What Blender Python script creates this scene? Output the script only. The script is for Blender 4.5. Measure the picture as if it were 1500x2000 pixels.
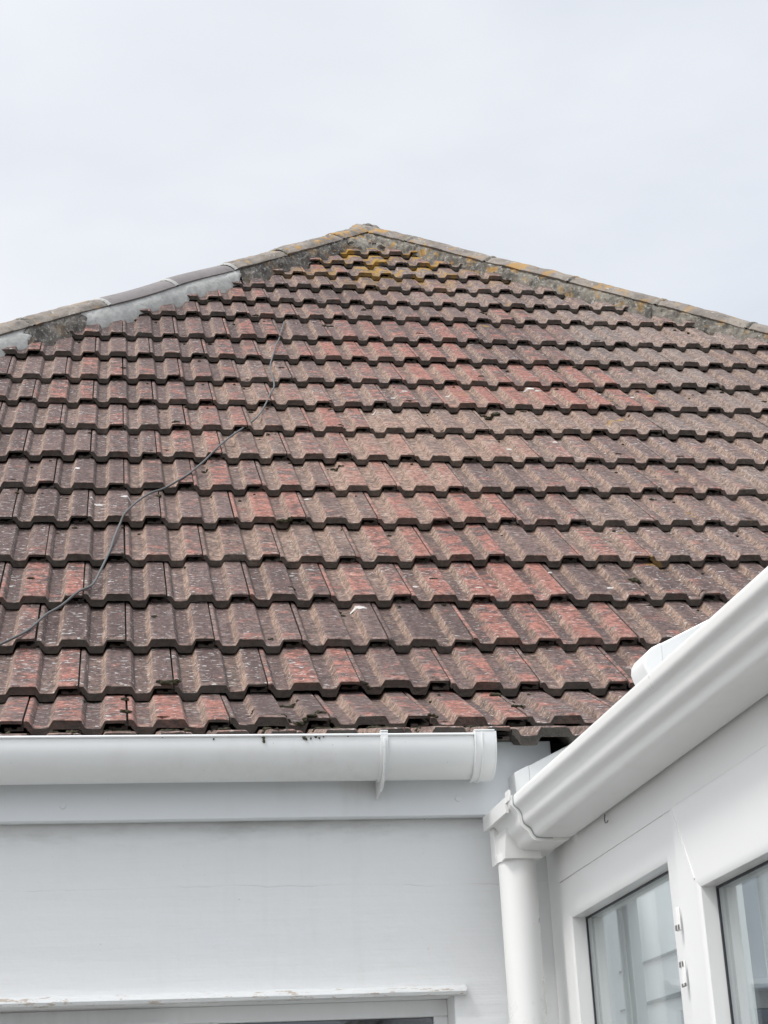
import bpy, bmesh, math, random
import numpy as np
from mathutils import Vector, Matrix, noise

random.seed(7)
rng = np.random.default_rng(7)
for o in list(bpy.data.objects):
    bpy.data.objects.remove(o)
scene = bpy.context.scene
COL = scene.collection
R = math.radians

# ------------------------------------------------------------------ camera
CAM = Vector((0.00474, -3.17980, -0.66239))
r_ = Vector((0.98817390, -0.14628287, -0.04597456))
d_ = Vector((0.01213536, 0.37349354, -0.92755340))
f_ = Vector((0.15285638, 0.91602614, 0.37085176))
cam = bpy.data.cameras.new('camera')
co = bpy.data.objects.new('camera', cam)
COL.objects.link(co)
M = Matrix.Identity(4)
for i in range(3):
    M[i][0] = r_[i]; M[i][1] = -d_[i]; M[i][2] = -f_[i]; M[i][3] = CAM[i]
co.matrix_world = M
cam.sensor_fit = 'VERTICAL'
cam.sensor_height = 24.0
cam.lens = 3452.23 / 2000 * 24.0
cam.clip_start = 0.05
cam.clip_end = 2000
scene.camera = co
scene.render.resolution_x = 768
scene.render.resolution_y = 1024
scene.view_settings.view_transform = 'Standard'
scene.view_settings.look = 'None'
scene.view_settings.exposure = 0.20
scene.view_settings.gamma = 1.0


# ------------------------------------------------------------------ node helpers
class NT:
    """small wrapper: n('Type', {input: value or socket}, attr=value) -> node"""
    def __init__(self, tree):
        self.t = tree
        self.t.nodes.clear()

    def n(self, typ, ins=None, **attrs):
        nd = self.t.nodes.new(typ)
        for k, v in attrs.items():
            setattr(nd, k, v)
        for k, v in (ins or {}).items():
            s = nd.inputs[k]
            if isinstance(v, bpy.types.NodeSocket):
                self.t.links.new(v, s)
            else:
                s.default_value = v
        return nd

    def math(self, op, a, b=0.0, c=None, clamp=False):
        ins = {0: a, 1: b}
        if c is not None:
            ins[2] = c
        return self.n('ShaderNodeMath', ins, operation=op, use_clamp=clamp).outputs[0]

    def mix(self, f, a, b, mode='MIX'):
        def c4(v):
            return v if isinstance(v, bpy.types.NodeSocket) else (*v, 1.0) if len(v) == 3 else v
        nd = self.n('ShaderNodeMix', data_type='RGBA', blend_type=mode)
        nd.clamp_factor = True
        for i, v in ((0, f), (6, c4(a)), (7, c4(b))):
            if isinstance(v, bpy.types.NodeSocket):
                self.t.links.new(v, nd.inputs[i])
            else:
                nd.inputs[i].default_value = v
        return nd.outputs[2]

    def ramp(self, v, lo, hi, to0=0.0, to1=1.0, smooth=True):
        nd = self.n('ShaderNodeMapRange', {0: v, 1: lo, 2: hi, 3: to0, 4: to1})
        nd.interpolation_type = 'SMOOTHSTEP' if smooth else 'LINEAR'
        nd.clamp = True
        return nd.outputs[0]

    def noise(self, vec, scale, detail=4.0, rough=0.55, dist=0.0):
        nd = self.n('ShaderNodeTexNoise', {'Vector': vec, 'Scale': scale, 'Detail': detail, 'Roughness': rough, 'Distortion': dist})
        return nd.outputs[0]

    def mapping(self, vec, scale=(1, 1, 1), loc=(0, 0, 0), rot=(0, 0, 0)):
        return self.n('ShaderNodeMapping', {'Vector': vec, 'Scale': scale, 'Location': loc, 'Rotation': rot}).outputs[0]


# ------------------------------------------------------------------ sky and sun
world = bpy.data.worlds.new('World')
scene.world = world
world.use_nodes = True
w = NT(world.node_tree)
SUN_EL, SUN_AZ = R(55), R(238)      # azimuth clockwise from +Y: from behind the viewer, to the left
sky = w.n('ShaderNodeTexSky', sky_type='NISHITA', sun_disc=False, sun_elevation=SUN_EL, sun_rotation=SUN_AZ)
dirv = w.n('ShaderNodeTexCoord').outputs['Generated']
sep = w.n('ShaderNodeSeparateXYZ', {0: dirv})
up = sep.outputs[2]
# overcast: cloud veil brighter overhead and towards the hidden sun, cooler and darker to the right
zen = w.ramp(up, 0.60, 0.98, 0.0, 1.0)
side = w.ramp(sep.outputs[0], -0.35, 0.55, 0.0, 1.0, smooth=False)
dots = w.n('ShaderNodeVectorMath', {0: dirv, 1: (math.sin(SUN_AZ) * math.cos(SUN_EL), math.cos(SUN_AZ) * math.cos(SUN_EL), math.sin(SUN_EL))}, operation='DOT_PRODUCT').outputs['Value']
glow = w.ramp(dots, 0.2, 1.0, 0.0, 1.0)
cn = w.noise(w.mapping(dirv, (1.0, 1.0, 1.8)), 2.1, 5.0, 0.5, 0.3)
cn2 = w.noise(w.mapping(dirv, (1.0, 1.0, 1.6), (3.1, 1.7, 0.4)), 5.0, 4.0, 0.5)
left_c = w.mix(side, (0.83, 0.855, 0.905), (0.60, 0.65, 0.73))
cloud = w.mix(w.ramp(cn, 0.36, 0.60), left_c, w.mix(side, (0.96, 0.965, 0.985), (0.74, 0.785, 0.85)))
cloud = w.mix(w.math('MULTIPLY', w.ramp(cn2, 0.42, 0.70), 0.38), cloud, (0.85, 0.87, 0.91))
amp = w.math('ADD', w.math('MULTIPLY', zen, 0.95), w.math('MULTIPLY', glow, 0.80))
amp = w.math('MULTIPLY', w.math('ADD', amp, 1.0), 9.6)
cl = w.n('ShaderNodeVectorMath', {0: cloud, 3: amp}, operation='SCALE').outputs[0]
col = w.mix(0.93, sky.outputs[0], cl)
bg = w.n('ShaderNodeBackground', {0: col, 1: 0.1})
w.t.links.new(bg.outputs[0], w.n('ShaderNodeOutputWorld').inputs[0])

sl = bpy.data.lights.new('sun', 'SUN')
sl.energy = 1.75
sl.angle = R(12)
sl.color = (1.0, 0.97, 0.93)
so = bpy.data.objects.new('sun', sl)
COL.objects.link(so)
sd = Vector((math.sin(SUN_AZ) * math.cos(SUN_EL), math.cos(SUN_AZ) * math.cos(SUN_EL), math.sin(SUN_EL)))
so.rotation_euler = (-sd).to_track_quat('-Z', 'Y').to_euler()
so.location = sd * 40


# ------------------------------------------------------------------ materials
def newmat(name):
    m = bpy.data.materials.new(name)
    m.use_nodes = True
    return m, NT(m.node_tree)


def finish(t, color, rough=0.6, bump=None, bstr=0.3, bdist=0.01, spec=0.5):
    p = t.n('ShaderNodeBsdfPrincipled', {'Base Color': color if isinstance(color, bpy.types.NodeSocket) else (*color, 1), 'Roughness': rough})
    p.inputs['Specular IOR Level'].default_value = spec
    if bump is not None:
        b = t.n('ShaderNodeBump', {'Height': bump, 'Strength': bstr, 'Distance': bdist})
        t.t.links.new(b.outputs[0], p.inputs['Normal'])
    t.t.links.new(p.outputs[0], t.n('ShaderNodeOutputMaterial').inputs[0])
    return p


def plastic(name, base, dirt=(0.5, 0.48, 0.43), amount=0.35, rough=0.32, spots=0.0):
    m, t = newmat(name)
    v = t.n('ShaderNodeTexCoord').outputs['Object']
    n1 = t.noise(v, 3.5, 6, 0.65)
    n2 = t.noise(t.mapping(v, (1, 1, 0.25)), 26, 4, 0.6)
    d = t.math('MULTIPLY', t.ramp(n1, 0.45, 0.8), t.ramp(n2, 0.35, 0.75))
    c = t.mix(t.math('MULTIPLY', d, amount), base, dirt)
    if spots:
        sp = t.noise(v, 210, 2, 0.5)
        c = t.mix(t.math('MULTIPLY', t.ramp(sp, 0.765, 0.79), spots), c, (0.10, 0.085, 0.07))
    rg = t.ramp(n1, 0.2, 0.8, rough - 0.02, rough + 0.05)
    finish(t, c, rg, t.noise(v, 9, 3, 0.5), 0.05, 0.01, 0.45)
    return m


M_pvc = plastic('white_pvc', (0.80, 0.80, 0.79), amount=0.12)
M_gutter = plastic('weathered_white_gutter', (0.77, 0.78, 0.775), amount=0.4, spots=0.8)
M_ogee = plastic('white_ogee_gutter', (0.80, 0.80, 0.78), (0.55, 0.53, 0.48), amount=0.3, spots=0.25, rough=0.28)
M_fascia = plastic('white_fascia', (0.75, 0.775, 0.795), amount=0.35, spots=0.5)
M_frame_old = plastic('grey_white_frame', (0.83, 0.84, 0.84), amount=0.45)

m, t = newmat('painted_render')
v = t.n('ShaderNodeTexCoord').outputs['Object']
n1 = t.noise(v, 1.7, 5, 0.6)
n2 = t.noise(v, 42, 5, 0.6)
c = t.mix(t.ramp(n1, 0.35, 0.7), (0.79, 0.805, 0.81), (0.82, 0.825, 0.82))
c = t.mix(t.math('MULTIPLY', t.ramp(t.noise(t.mapping(v, (9, 9, 0.9)), 2.0, 5, 0.65), 0.52, 0.8), 0.22), c, (0.66, 0.64, 0.60))
zz = t.n('ShaderNodeSeparateXYZ', {0: v}).outputs[2]
# noisy darker band high on the wall, and one long hairline crack
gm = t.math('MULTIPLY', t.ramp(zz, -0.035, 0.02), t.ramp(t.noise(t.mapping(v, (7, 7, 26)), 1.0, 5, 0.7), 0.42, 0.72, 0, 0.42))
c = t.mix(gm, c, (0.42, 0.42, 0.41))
ck = t.math('ADD', zz, t.math('MULTIPLY_ADD', t.noise(t.mapping(v, (2.4, 0, 0)), 1.0, 6, 0.6), 0.05, 0.068))
ckl = t.ramp(t.math('ABSOLUTE', ck), 0.0, 0.0016, 1.0, 0.0)
ckl = t.math('MULTIPLY', ckl, t.ramp(t.noise(t.mapping(v, (5, 0, 0)), 1.0, 3, 0.6), 0.44, 0.60, 0.03, 0.32))
c = t.mix(ckl, c, (0.42, 0.41, 0.39))
sp = t.noise(v, 150, 2, 0.5)
c = t.mix(t.ramp(sp, 0.775, 0.80, 0, 0.6), c, (0.30, 0.28, 0.25))
h = t.math('ADD', t.math('MULTIPLY', n2, 0.6), t.math('MULTIPLY', t.noise(v, 7, 3), 1.4))
h = t.math('ADD', h, t.math('MULTIPLY', t.noise(t.mapping(v, (1.5, 8, 22)), 1.0, 4, 0.6), 1.6))
h = t.math('SUBTRACT', h, t.math('MULTIPLY', ckl, 0.6))
finish(t, c, 0.62, h, 0.30, 0.006, 0.3)
M_wall = m

m, t = newmat('flaking_white_paint')
v = t.n('ShaderNodeTexCoord').outputs['Object']
fl = t.noise(t.mapping(v, (18, 60, 90)), 1.4, 5, 0.7)
c = t.mix(t.ramp(fl, 0.56, 0.61), (0.74, 0.75, 0.745), (0.50, 0.43, 0.37))
finish(t, c, 0.6, fl, 0.6, 0.006, 0.3)
M_flake = m

# --- roof tiles: wear and colour read from per-tile attributes written on the mesh
m, t = newmat('weathered_concrete_tile')
v = t.n('ShaderNodeTexCoord').outputs['Object']
A = t.n('ShaderNodeVertexColor', layer_name='tile_a')
B = t.n('ShaderNodeVertexColor', layer_name='tile_b')
sa = t.n('ShaderNodeSeparateColor', {0: A.outputs[0]})
sb = t.n('ShaderNodeSeparateColor', {0: B.outputs[0]})
red, val, pale = sa.outputs[0], sa.outputs[1], sa.outputs[2]
rib, along, tail = sb.outputs[0], sb.outputs[1], sb.outputs[2]
tan = A.outputs[1]
n_big = t.noise(v, 1.1, 3, 0.5)
n_mid = t.noise(v, 13, 6, 0.65)
n_hi = t.noise(v, 70, 6, 0.7)
n_grain = t.noise(v, 340, 3, 0.6)
str_n = t.noise(t.mapping(v, (16, 46, 46)), 1.0, 6, 0.7, 0.4)
lbev = B.outputs['Alpha']
dark = t.mix(val, (0.072, 0.047, 0.043), (0.175, 0.118, 0.106))
rust = t.mix(n_mid, (0.25, 0.090, 0.068), (0.42, 0.185, 0.140))
buff = t.mix(n_mid, (0.225, 0.152, 0.118), (0.42, 0.292, 0.222))
grey = t.mix(n_mid, (0.20, 0.162, 0.142), (0.32, 0.265, 0.232))
n_fine = t.noise(t.mapping(v, (105, 135, 135)), 1.0, 5, 0.75, 0.5)
# exposed red body of the tile where the surface coat is worn
n_patch = t.noise(t.mapping(v, (15, 21, 21)), 1.0, 3, 0.55, 0.3)
wr = t.math('ADD', t.math('MULTIPLY', red, 0.80), t.math('MULTIPLY_ADD', n_patch, 1.7, -0.85))
wr = t.math('ADD', wr, t.math('MULTIPLY_ADD', str_n, 0.9, -0.45))
wr = t.math('ADD', wr, t.math('MULTIPLY_ADD', rib, 0.36, -0.26))
wr = t.math('ADD', wr, t.math('MULTIPLY', along, -0.14))
wr = t.math('ADD', wr, t.math('MULTIPLY_ADD', n_fine, 0.40, -0.20))
wr = t.ramp(wr, 0.30, 0.68)
c = t.mix(t.math('MULTIPLY', wr, 0.88), dark, rust)
# buff dust and algae held in the troughs and on the sides of the ribs
wt = t.math('ADD', t.math('MULTIPLY', tan, 0.62), t.math('MULTIPLY', n_mid, 0.50))
wt = t.math('SUBTRACT', wt, t.math('MULTIPLY', rib, 0.15))
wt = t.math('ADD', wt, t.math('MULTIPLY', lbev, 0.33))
wt = t.math('ADD', wt, t.math('MULTIPLY_ADD', n_fine, 0.34, -0.17))
wt = t.ramp(wt, 0.36, 0.78, 0.0, 0.9)
c = t.mix(wt, c, buff)
wg = t.math('ADD', t.math('MULTIPLY', pale, 0.8), t.math('MULTIPLY', n_hi, 0.45))
wg = t.ramp(wg, 0.50, 0.95, 0.0, 0.75)
c = t.mix(wg, c, grey)
grm = t.math('MULTIPLY', t.ramp(t.noise(t.mapping(v, (30, 24, 24)), 1.0, 6, 0.7), 0.50, 0.70), t.ramp(rib, 0.0, 1.0, 0.75, 0.35))
c = t.mix(grm, c, (0.070, 0.058, 0.050))
c = t.mix(t.ramp(n_hi, 0.34, 0.60, 0.55, 0.0), c, (0.052, 0.042, 0.040))
c = t.mix(t.ramp(n_fine, 0.34, 0.50, 0.45, 0.0), c, (0.055, 0.045, 0.042))
gain = t.math('MULTIPLY', t.ramp(n_hi, 0.30, 0.70, 0.76, 1.30, smooth=False), t.ramp(n_fine, 0.30, 0.70, 0.82, 1.22, smooth=False))
c = t.n('ShaderNodeVectorMath', {0: c, 3: gain}, operation='SCALE').outputs[0]
# rubbed, paler arrises
edge = B.outputs[0]
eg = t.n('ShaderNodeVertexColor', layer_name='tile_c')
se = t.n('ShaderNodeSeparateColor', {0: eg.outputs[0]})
edge = se.outputs[0]
c = t.mix(t.math('MULTIPLY', edge, t.ramp(n_hi, 0.36, 0.62, 0.05, 0.6)), c, (0.36, 0.255, 0.215))
c = t.mix(t.math('MULTIPLY', se.outputs[1], t.ramp(n_mid, 0.4, 0.65, 0.0, 0.40)), c, (0.060, 0.055, 0.048))  # shaded right-hand sides of the ribs, painted darker in the colour
# tail face: darker, mottled by noise
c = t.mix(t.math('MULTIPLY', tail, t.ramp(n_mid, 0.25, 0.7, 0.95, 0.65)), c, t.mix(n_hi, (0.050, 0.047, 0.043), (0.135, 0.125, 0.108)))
# lichen: white crusts drawn out across the slope, ochre rosettes near the apex
fl1 = t.noise(t.mapping(v, (62, 150, 150)), 1.0, 3, 0.6, 0.6)
fl2 = t.noise(t.mapping(v, (26, 60, 60), (3, 1, 2)), 1.0, 3, 0.55, 0.8)
zone = t.ramp(t.noise(v, 2.3, 3, 0.5), 0.36, 0.62)
wl = t.math('MULTIPLY', t.ramp(fl1, 0.60, 0.655), t.math('ADD', t.math('MULTIPLY', zone, 0.6), 0.34))
wl = t.math('MAXIMUM', wl, t.math('MULTIPLY', t.ramp(fl2, 0.69, 0.74), t.math('MULTIPLY', zone, 0.8)))
wl = t.math('MULTIPLY', wl, t.math('SUBTRACT', 1.0, tail))
c = t.mix(t.math('MULTIPLY', wl, 0.88), c, (0.60, 0.585, 0.555))
dst = t.n('ShaderNodeVectorMath', {0: v, 1: (1.30, 3.95, 3.62)}, operation='DISTANCE').outputs['Value']
och = t.math('MULTIPLY', t.ramp(dst, 0.15, 0.85, 1.0, 0.0), t.ramp(t.noise(v, 10.5, 4, 0.6), 0.50, 0.58))
och2 = t.math('MULTIPLY', t.ramp(t.noise(v, 11, 3, 0.5), 0.69, 0.74), t.ramp(v_x := t.n('ShaderNodeSeparateXYZ', {0: v}).outputs[0], 0.9, 2.0))
c = t.mix(t.math('MULTIPLY', t.math('MAXIMUM', och, och2), 0.85), c, t.mix(n_hi, (0.33, 0.145, 0.02), (0.38, 0.27, 0.05)))
hgt = t.math('ADD', t.math('MULTIPLY', n_hi, 0.8), t.math('MULTIPLY', n_grain, 0.35))
hgt = t.math('ADD', hgt, t.math('MULTIPLY', wl, 0.25))
finish(t, c, 0.88, hgt, 0.8, 0.006, 0.25)
M_tile = m


def rough_mat(name, c0, c1, c2, scale, bd=0.01, lichen=0.0, rough=0.92):
    m, t = newmat(name)
    v = t.n('ShaderNodeTexCoord').outputs['Object']
    a = t.noise(v, scale, 6, 0.65)
    b = t.noise(v, scale * 5, 5, 0.65)
    c = t.mix(t.ramp(a, 0.36, 0.62), c0, c1)
    c = t.mix(t.ramp(b, 0.52, 0.72, 0, 0.8), c, c2)
    if lichen:
        l1 = t.ramp(t.noise(v, 13, 4, 0.6), 0.53, 0.62)
        dst = t.n('ShaderNodeVectorMath', {0: v, 1: (1.45, 3.95, 3.75)}, operation='DISTANCE').outputs['Value']
        l1 = t.math('MULTIPLY', l1, t.ramp(dst, 0.3, 1.8, lichen, lichen * 0.45))
        c = t.mix(l1, c, t.mix(b, (0.36, 0.15, 0.05), (0.40, 0.30, 0.10)))
        l2 = t.ramp(t.noise(v, 48, 3, 0.6), 0.63, 0.68, 0, 0.75)
        c = t.mix(l2, c, (0.42, 0.41, 0.38))
    h = t.math('ADD', b, t.math('MULTIPLY', a, 0.6))
    finish(t, c, rough, h, 0.6, bd, 0.2)
    return m


M_cap_old = rough_mat('lichened_hip_tile', (0.175, 0.155, 0.138), (0.275, 0.242, 0.208), (0.10, 0.09, 0.082), 9, 0.006, 0.85)
M_cap_new = rough_mat('new_grey_hip_tile', (0.195, 0.178, 0.176), (0.228, 0.208, 0.205), (0.17, 0.156, 0.152), 6, 0.0012)
M_mortar_new = rough_mat('fresh_mortar', (0.37, 0.37, 0.355), (0.47, 0.47, 0.45), (0.32, 0.315, 0.30), 12, 0.006)
M_mortar_old = rough_mat('old_pebbly_mortar', (0.095, 0.088, 0.078), (0.235, 0.215, 0.182), (0.44, 0.42, 0.37), 11, 0.012, 0.85)
M_mortar_dark = rough_mat('blackened_mortar', (0.078, 0.072, 0.066), (0.165, 0.150, 0.132), (0.42, 0.41, 0.38), 14, 0.016, 0.3)
M_moss = rough_mat('dry_moss', (0.035, 0.034, 0.022), (0.075, 0.066, 0.042), (0.115, 0.11, 0.06), 45, 0.01)
M_drop = rough_mat('bird_dropping', (0.48, 0.46, 0.44), (0.62, 0.60, 0.57), (0.30, 0.27, 0.25), 40, 0.003)
M_ground = rough_mat('patio_slabs', (0.12, 0.115, 0.105), (0.16, 0.155, 0.145), (0.09, 0.088, 0.08), 3, 0.01)
M_void = rough_mat('eaves_void_black', (0.020, 0.022, 0.028), (0.035, 0.037, 0.045), (0.028, 0.03, 0.036), 15, 0.004)  # black that stands for the shade in the eaves void
m, t = newmat('grey_cable'); finish(t, (0.085, 0.085, 0.085), 0.6); M_cable = m
m, t = newmat('black_gasket'); finish(t, (0.03, 0.033, 0.04), 0.5); M_gasket = m
m, t = newmat('dark_steel'); finish(t, (0.16, 0.15, 0.14), 0.4); M_steel = m
m, t = newmat('blind_fabric'); finish(t, (0.70, 0.73, 0.73), 0.8); M_blind = m
m, t = newmat('inner_paint'); finish(t, (0.88, 0.90, 0.90), 0.8); M_inner = m
m, t = newmat('shadow_grey_trim'); finish(t, (0.30, 0.33, 0.34), 0.7); M_trim = m
m, t = newmat('blue_grey_glazing'); finish(t, (0.24, 0.29, 0.33), 0.4); M_bluegrey = m
m, t = newmat('dark_room'); finish(t, (0.05, 0.06, 0.075), 0.9); M_dark = m


def glass(name, tint, fres):
    m, t = newmat(name)
    f = t.n('ShaderNodeFresnel', {'IOR': 1.5}).outputs[0]
    f = t.math('MULTIPLY_ADD', f, fres, 0.03, clamp=True)
    tr = t.n('ShaderNodeBsdfTransparent', {0: (*tint, 1)})
    gl = t.n('ShaderNodeBsdfGlossy', {0: (1, 1, 1, 1), 'Roughness': 0.01})
    mx = t.n('ShaderNodeMixShader', {0: f, 1: tr.outputs[0], 2: gl.outputs[0]})
    t.t.links.new(mx.outputs[0], t.n('ShaderNodeOutputMaterial').inputs[0])
    return m


M_glass = glass('window_glass', (0.965, 0.98, 0.98), 0.30)
M_glass_dark = glass('room_window_glass', (0.45, 0.5, 0.6), 1.6)
m, t = newmat('opal_polycarbonate')
tr = t.n('ShaderNodeBsdfTranslucent', {0: (0.9, 0.92, 0.92, 1)})
tp = t.n('ShaderNodeBsdfTransparent', {0: (0.9, 0.92, 0.92, 1)})
mx = t.n('ShaderNodeMixShader', {0: 0.95, 1: tr.outputs[0], 2: tp.outputs[0]})
t.t.links.new(mx.outputs[0], t.n('ShaderNodeOutputMaterial').inputs[0])
M_poly = m


# ------------------------------------------------------------------ mesh helpers
def link(name, verts, faces, mats, parent=None, smooth=40, bevel=0.0, fix=True, mi=None):
    me = bpy.data.meshes.new(name)
    me.from_pydata([tuple(p) for p in verts], [], faces)
    if not isinstance(mats, (list, tuple)):
        mats = [mats]
    for mm in mats:
        me.materials.append(mm)
    if mi is not None:
        me.polygons.foreach_set('material_index', mi)
    if fix:
        bm = bmesh.new(); bm.from_mesh(me)
        bmesh.ops.recalc_face_normals(bm, faces=bm.faces)
        bm.to_mesh(me); bm.free()
    if smooth:
        me.polygons.foreach_set('use_smooth', [True] * len(me.polygons))
        me.set_sharp_from_angle(angle=R(smooth))
    me.update()
    o = bpy.data.objects.new(name, me)
    COL.objects.link(o)
    if parent:
        o.parent = parent
        top = parent
        while top.parent:
            top = top.parent
        if parent is top:
            o.location = -top.location
    if bevel:
        b = o.modifiers.new('soft_edges', 'BEVEL')
        b.width = bevel; b.segments = 2; b.limit_method = 'ANGLE'; b.angle_limit = R(50)
        b.harden_normals = False
    return o


def thing(name, label, cat, loc=(0, 0, 0), group=None):
    o = bpy.data.objects.new(name, None)
    COL.objects.link(o)
    o.location = loc
    o['label'] = label; o['category'] = cat
    if group:
        o['group'] = group
    return o


class G:
    """collects geometry; T maps local coordinates to the world"""
    def __init__(self, T=None):
        self.v = []; self.f = []; self.T = T or (lambda p: p)

    def add(self, vs, fs):
        k = len(self.v)
        self.v += [self.T(p) for p in vs]
        self.f += [tuple(i + k for i in f) for f in fs]
        return self

    def box(self, x0, x1, y0, y1, z0, z1):
        vs = [(x, y, z) for x in (x0, x1) for y in (y0, y1) for z in (z0, z1)]
        return self.add(vs, [(0, 1, 3, 2), (4, 6, 7, 5), (0, 4, 5, 1), (2, 3, 7, 6), (0, 2, 6, 4), (1, 5, 7, 3)])

    def hexa(self, q0, q1):
        """two quads with matching corners"""
        return self.add(list(q0) + list(q1), [(3, 2, 1, 0), (4, 5, 6, 7)] + [(i, (i + 1) % 4, 4 + (i + 1) % 4, 4 + i) for i in range(4)])

    def sweep(self, prof, stations, closed=True, caps=True):
        """prof: list of (a,b); stations: functions or list mapping (a,b)->point"""
        n = len(prof); k = len(stations)
        vs = [st(a, b) for st in stations for a, b in prof]
        fs = []
        for s in range(k - 1):
            for i in range(n if closed else n - 1):
                j = (i + 1) % n
                fs.append((s * n + i, s * n + j, (s + 1) * n + j, (s + 1) * n + i))
        if caps and closed:
            fs.append(tuple(range(n))[::-1]); fs.append(tuple((k - 1) * n + i for i in range(n)))
        return self.add(vs, fs)

    def cyl(self, p0, p1, r0, r1=None, seg=24, caps=True):
        p0 = Vector(p0); p1 = Vector(p1); r1 = r0 if r1 is None else r1
        d = (p1 - p0).normalized()
        a = d.orthogonal().normalized(); b = d.cross(a)
        pr = [(math.cos(2 * math.pi * i / seg), math.sin(2 * math.pi * i / seg)) for i in range(seg)]
        return self.sweep(pr, [lambda x, y: tuple(p0 + (a * x + b * y) * r0), lambda x, y: tuple(p1 + (a * x + b * y) * r1)], True, caps)

    def tube(self, pts, r, seg=8):
        pts = [Vector(p) for p in pts]
        pr = [(math.cos(2 * math.pi * i / seg), math.sin(2 * math.pi * i / seg)) for i in range(seg)]
        st = []
        a = None
        for i, p in enumerate(pts):
            d = (pts[min(i + 1, len(pts) - 1)] - pts[max(i - 1, 0)]).normalized()
            a = d.orthogonal().normalized() if a is None else (a - d * a.dot(d)).normalized()
            b = d.cross(a)
            st.append(lambda x, y, p=p, a=a.copy(), b=b: tuple(p + (a * x + b * y) * r))
        return self.sweep(pr, st)

    def obj(self, name, mat, parent=None, **k):
        return link(name, self.v, self.f, mat, parent, **k)


def shell(prof, th):
    """offset an open polyline to a closed thin outline"""
    P = [Vector((a, b)) for a, b in prof]
    out = []
    for i, p in enumerate(P):
        d = (P[min(i + 1, len(P) - 1)] - P[max(i - 1, 0)]).normalized()
        out.append(p + Vector((-d.y, d.x)) * th)
    return [tuple(p) for p in P] + [tuple(p) for p in reversed(out)]


# ================================================================== GROUND
GZ = -2.26
g = G()
g.add([(-60, -60, GZ), (60, -60, GZ), (60, 60, GZ), (-60, 60, GZ)], [(0, 1, 2, 3)])
gr = g.obj('ground', M_ground, smooth=0)
gr['kind'] = 'structure'

# ================================================================== HOUSE
APEX = Vector((1.2290, 4.315, 3.9010))
HK = {-1: 1.10, 1: 1.18}            # plan run of the two hips, x per y
house = thing('house', 'white rendered bungalow with a hipped roof of weathered red brown tiles', 'house', (1.2, 4.0, GZ))
WY = 0.045                           # outer face of the rendered wall
# ---- wall, with an opening for the window
WX0, WX1 = -3.15, 5.55
OX0, OX1, OZ0, OZ1 = -1.25, 0.627, -1.35, -0.293
g = G()
# finely gridded front face so that the render is not dead flat
def wall_patch(x0, x1, z0, z1):
    nx = max(2, int((x1 - x0) / 0.05)); nz = max(2, int((z1 - z0) / 0.05))
    vs = []; fs = []
    for i in range(nx + 1):
        for k in range(nz + 1):
            x = x0 + (x1 - x0) * i / nx; z = z0 + (z1 - z0) * k / nz
            y = WY + 0.0035 * noise.noise(Vector((x * 2.2, 3.1, z * 2.8))) + 0.001 * noise.noise(Vector((x * 9, 1.1, z * 9)))
            vs.append((x, y, z))
    for i in range(nx):
        for k in range(nz):
            a = i * (nz + 1) + k
            fs.append((a, a + nz + 1, a + nz + 2, a + 1))
    g.add(vs, fs)
wall_patch(WX0, WX1, OZ1, 0.14)
wall_patch(WX0, OX0, GZ, OZ1)
wall_patch(OX1, WX1, GZ, OZ1)
wall_patch(OX0, OX1, GZ, OZ0)
# reveals and the other three sides
D = 0.26
g.box(OX0 - 0.004, OX0, WY + 0.004, WY + D, OZ0, OZ1)
g.box(OX1, OX1 + 0.004, WY + 0.004, WY + D, OZ0, OZ1)
g.box(OX0, OX1, WY + 0.004, WY + D, OZ1, OZ1 + 0.004)
g.box(OX0, OX1, WY + 0.004, WY + D, OZ0 - 0.004, OZ0)
g.box(WX0, WX0 + 0.25, WY + 0.01, 9.0, GZ, 0.13)
g.box(WX1 - 0.25, WX1, WY + 0.01, 9.0, GZ, 0.13)
g.box(WX0 + 0.25, WX1 - 0.25, 8.75, 9.0, GZ, 0.13)
g.obj('wall', M_wall, house, smooth=30, fix=False)

# ---- fascia, soffit
FX1 = 0.832
g = G()
g.box(-3.45, FX1, 0.0, 0.018, 0.022, 0.162)
fa = g.obj('fascia_board', M_fascia, house, bevel=0.002)
for x, z in ((-0.074, 0.0497), (0.648, 0.0534)):
    c = G()
    c.cyl((x, 0.0, z), (x, -0.0025, z), 0.0062, 0.0055, 20)
    c.obj('screw_cap', M_fascia, fa, smooth=30)
g = G(); g.box(-3.45, FX1, 0.018, WY - 0.004, 0.026, 0.034); g.obj('soffit', M_fascia, house)
g = G()
g.box(0.835, 4.9, 0.03, 0.041, 0.02, 0.165)
g.box(-3.4, 5.8, 0.16, 0.17, 0.0, 0.20)
g.obj('eaves_void_shade', M_void, house)  # black sheets added to paint the shade of the open eaves void

# ---- roof tiles -------------------------------------------------------
T = [(-.07, .172), (.205, .271), (.4631, .4162), (.6682, .5834), (.8917, .7692), (1.1175, .9591), (1.3461, 1.1535), (1.5743, 1.3495), (1.8048, 1.5496), (2.0362, 1.7525), (2.2581, 1.9489), (2.4829, 2.1499), (2.7123, 2.357), (2.9254, 2.5516), (3.1716, 2.779), (3.361, 2.9551), (3.5437, 3.1272), (3.719, 3.2941), (3.8746, 3.4427), (4.0223, 3.5839), (4.1491, 3.7068), (4.28, 3.834)]
RH = 0.0155                          # rib height
TH = 0.0205                          # tile thickness
LIFT = 0.0245


def course(c):
    (y0, z0), (y1, z1) = T[c], T[c + 1]
    L = math.hypot(y1 - y0, z1 - z0)
    ny, nz = -(z1 - z0) / L, (y1 - y0) / L
    hy, hz = y1 - ny * LIFT, z1 - nz * LIFT
    L2 = math.hypot(hy - y0, hz - z0)
    ay, az = (hy - y0) / L2, (hz - z0) / L2
    return y0, z0, ay, az, -az, ay, L2


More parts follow.
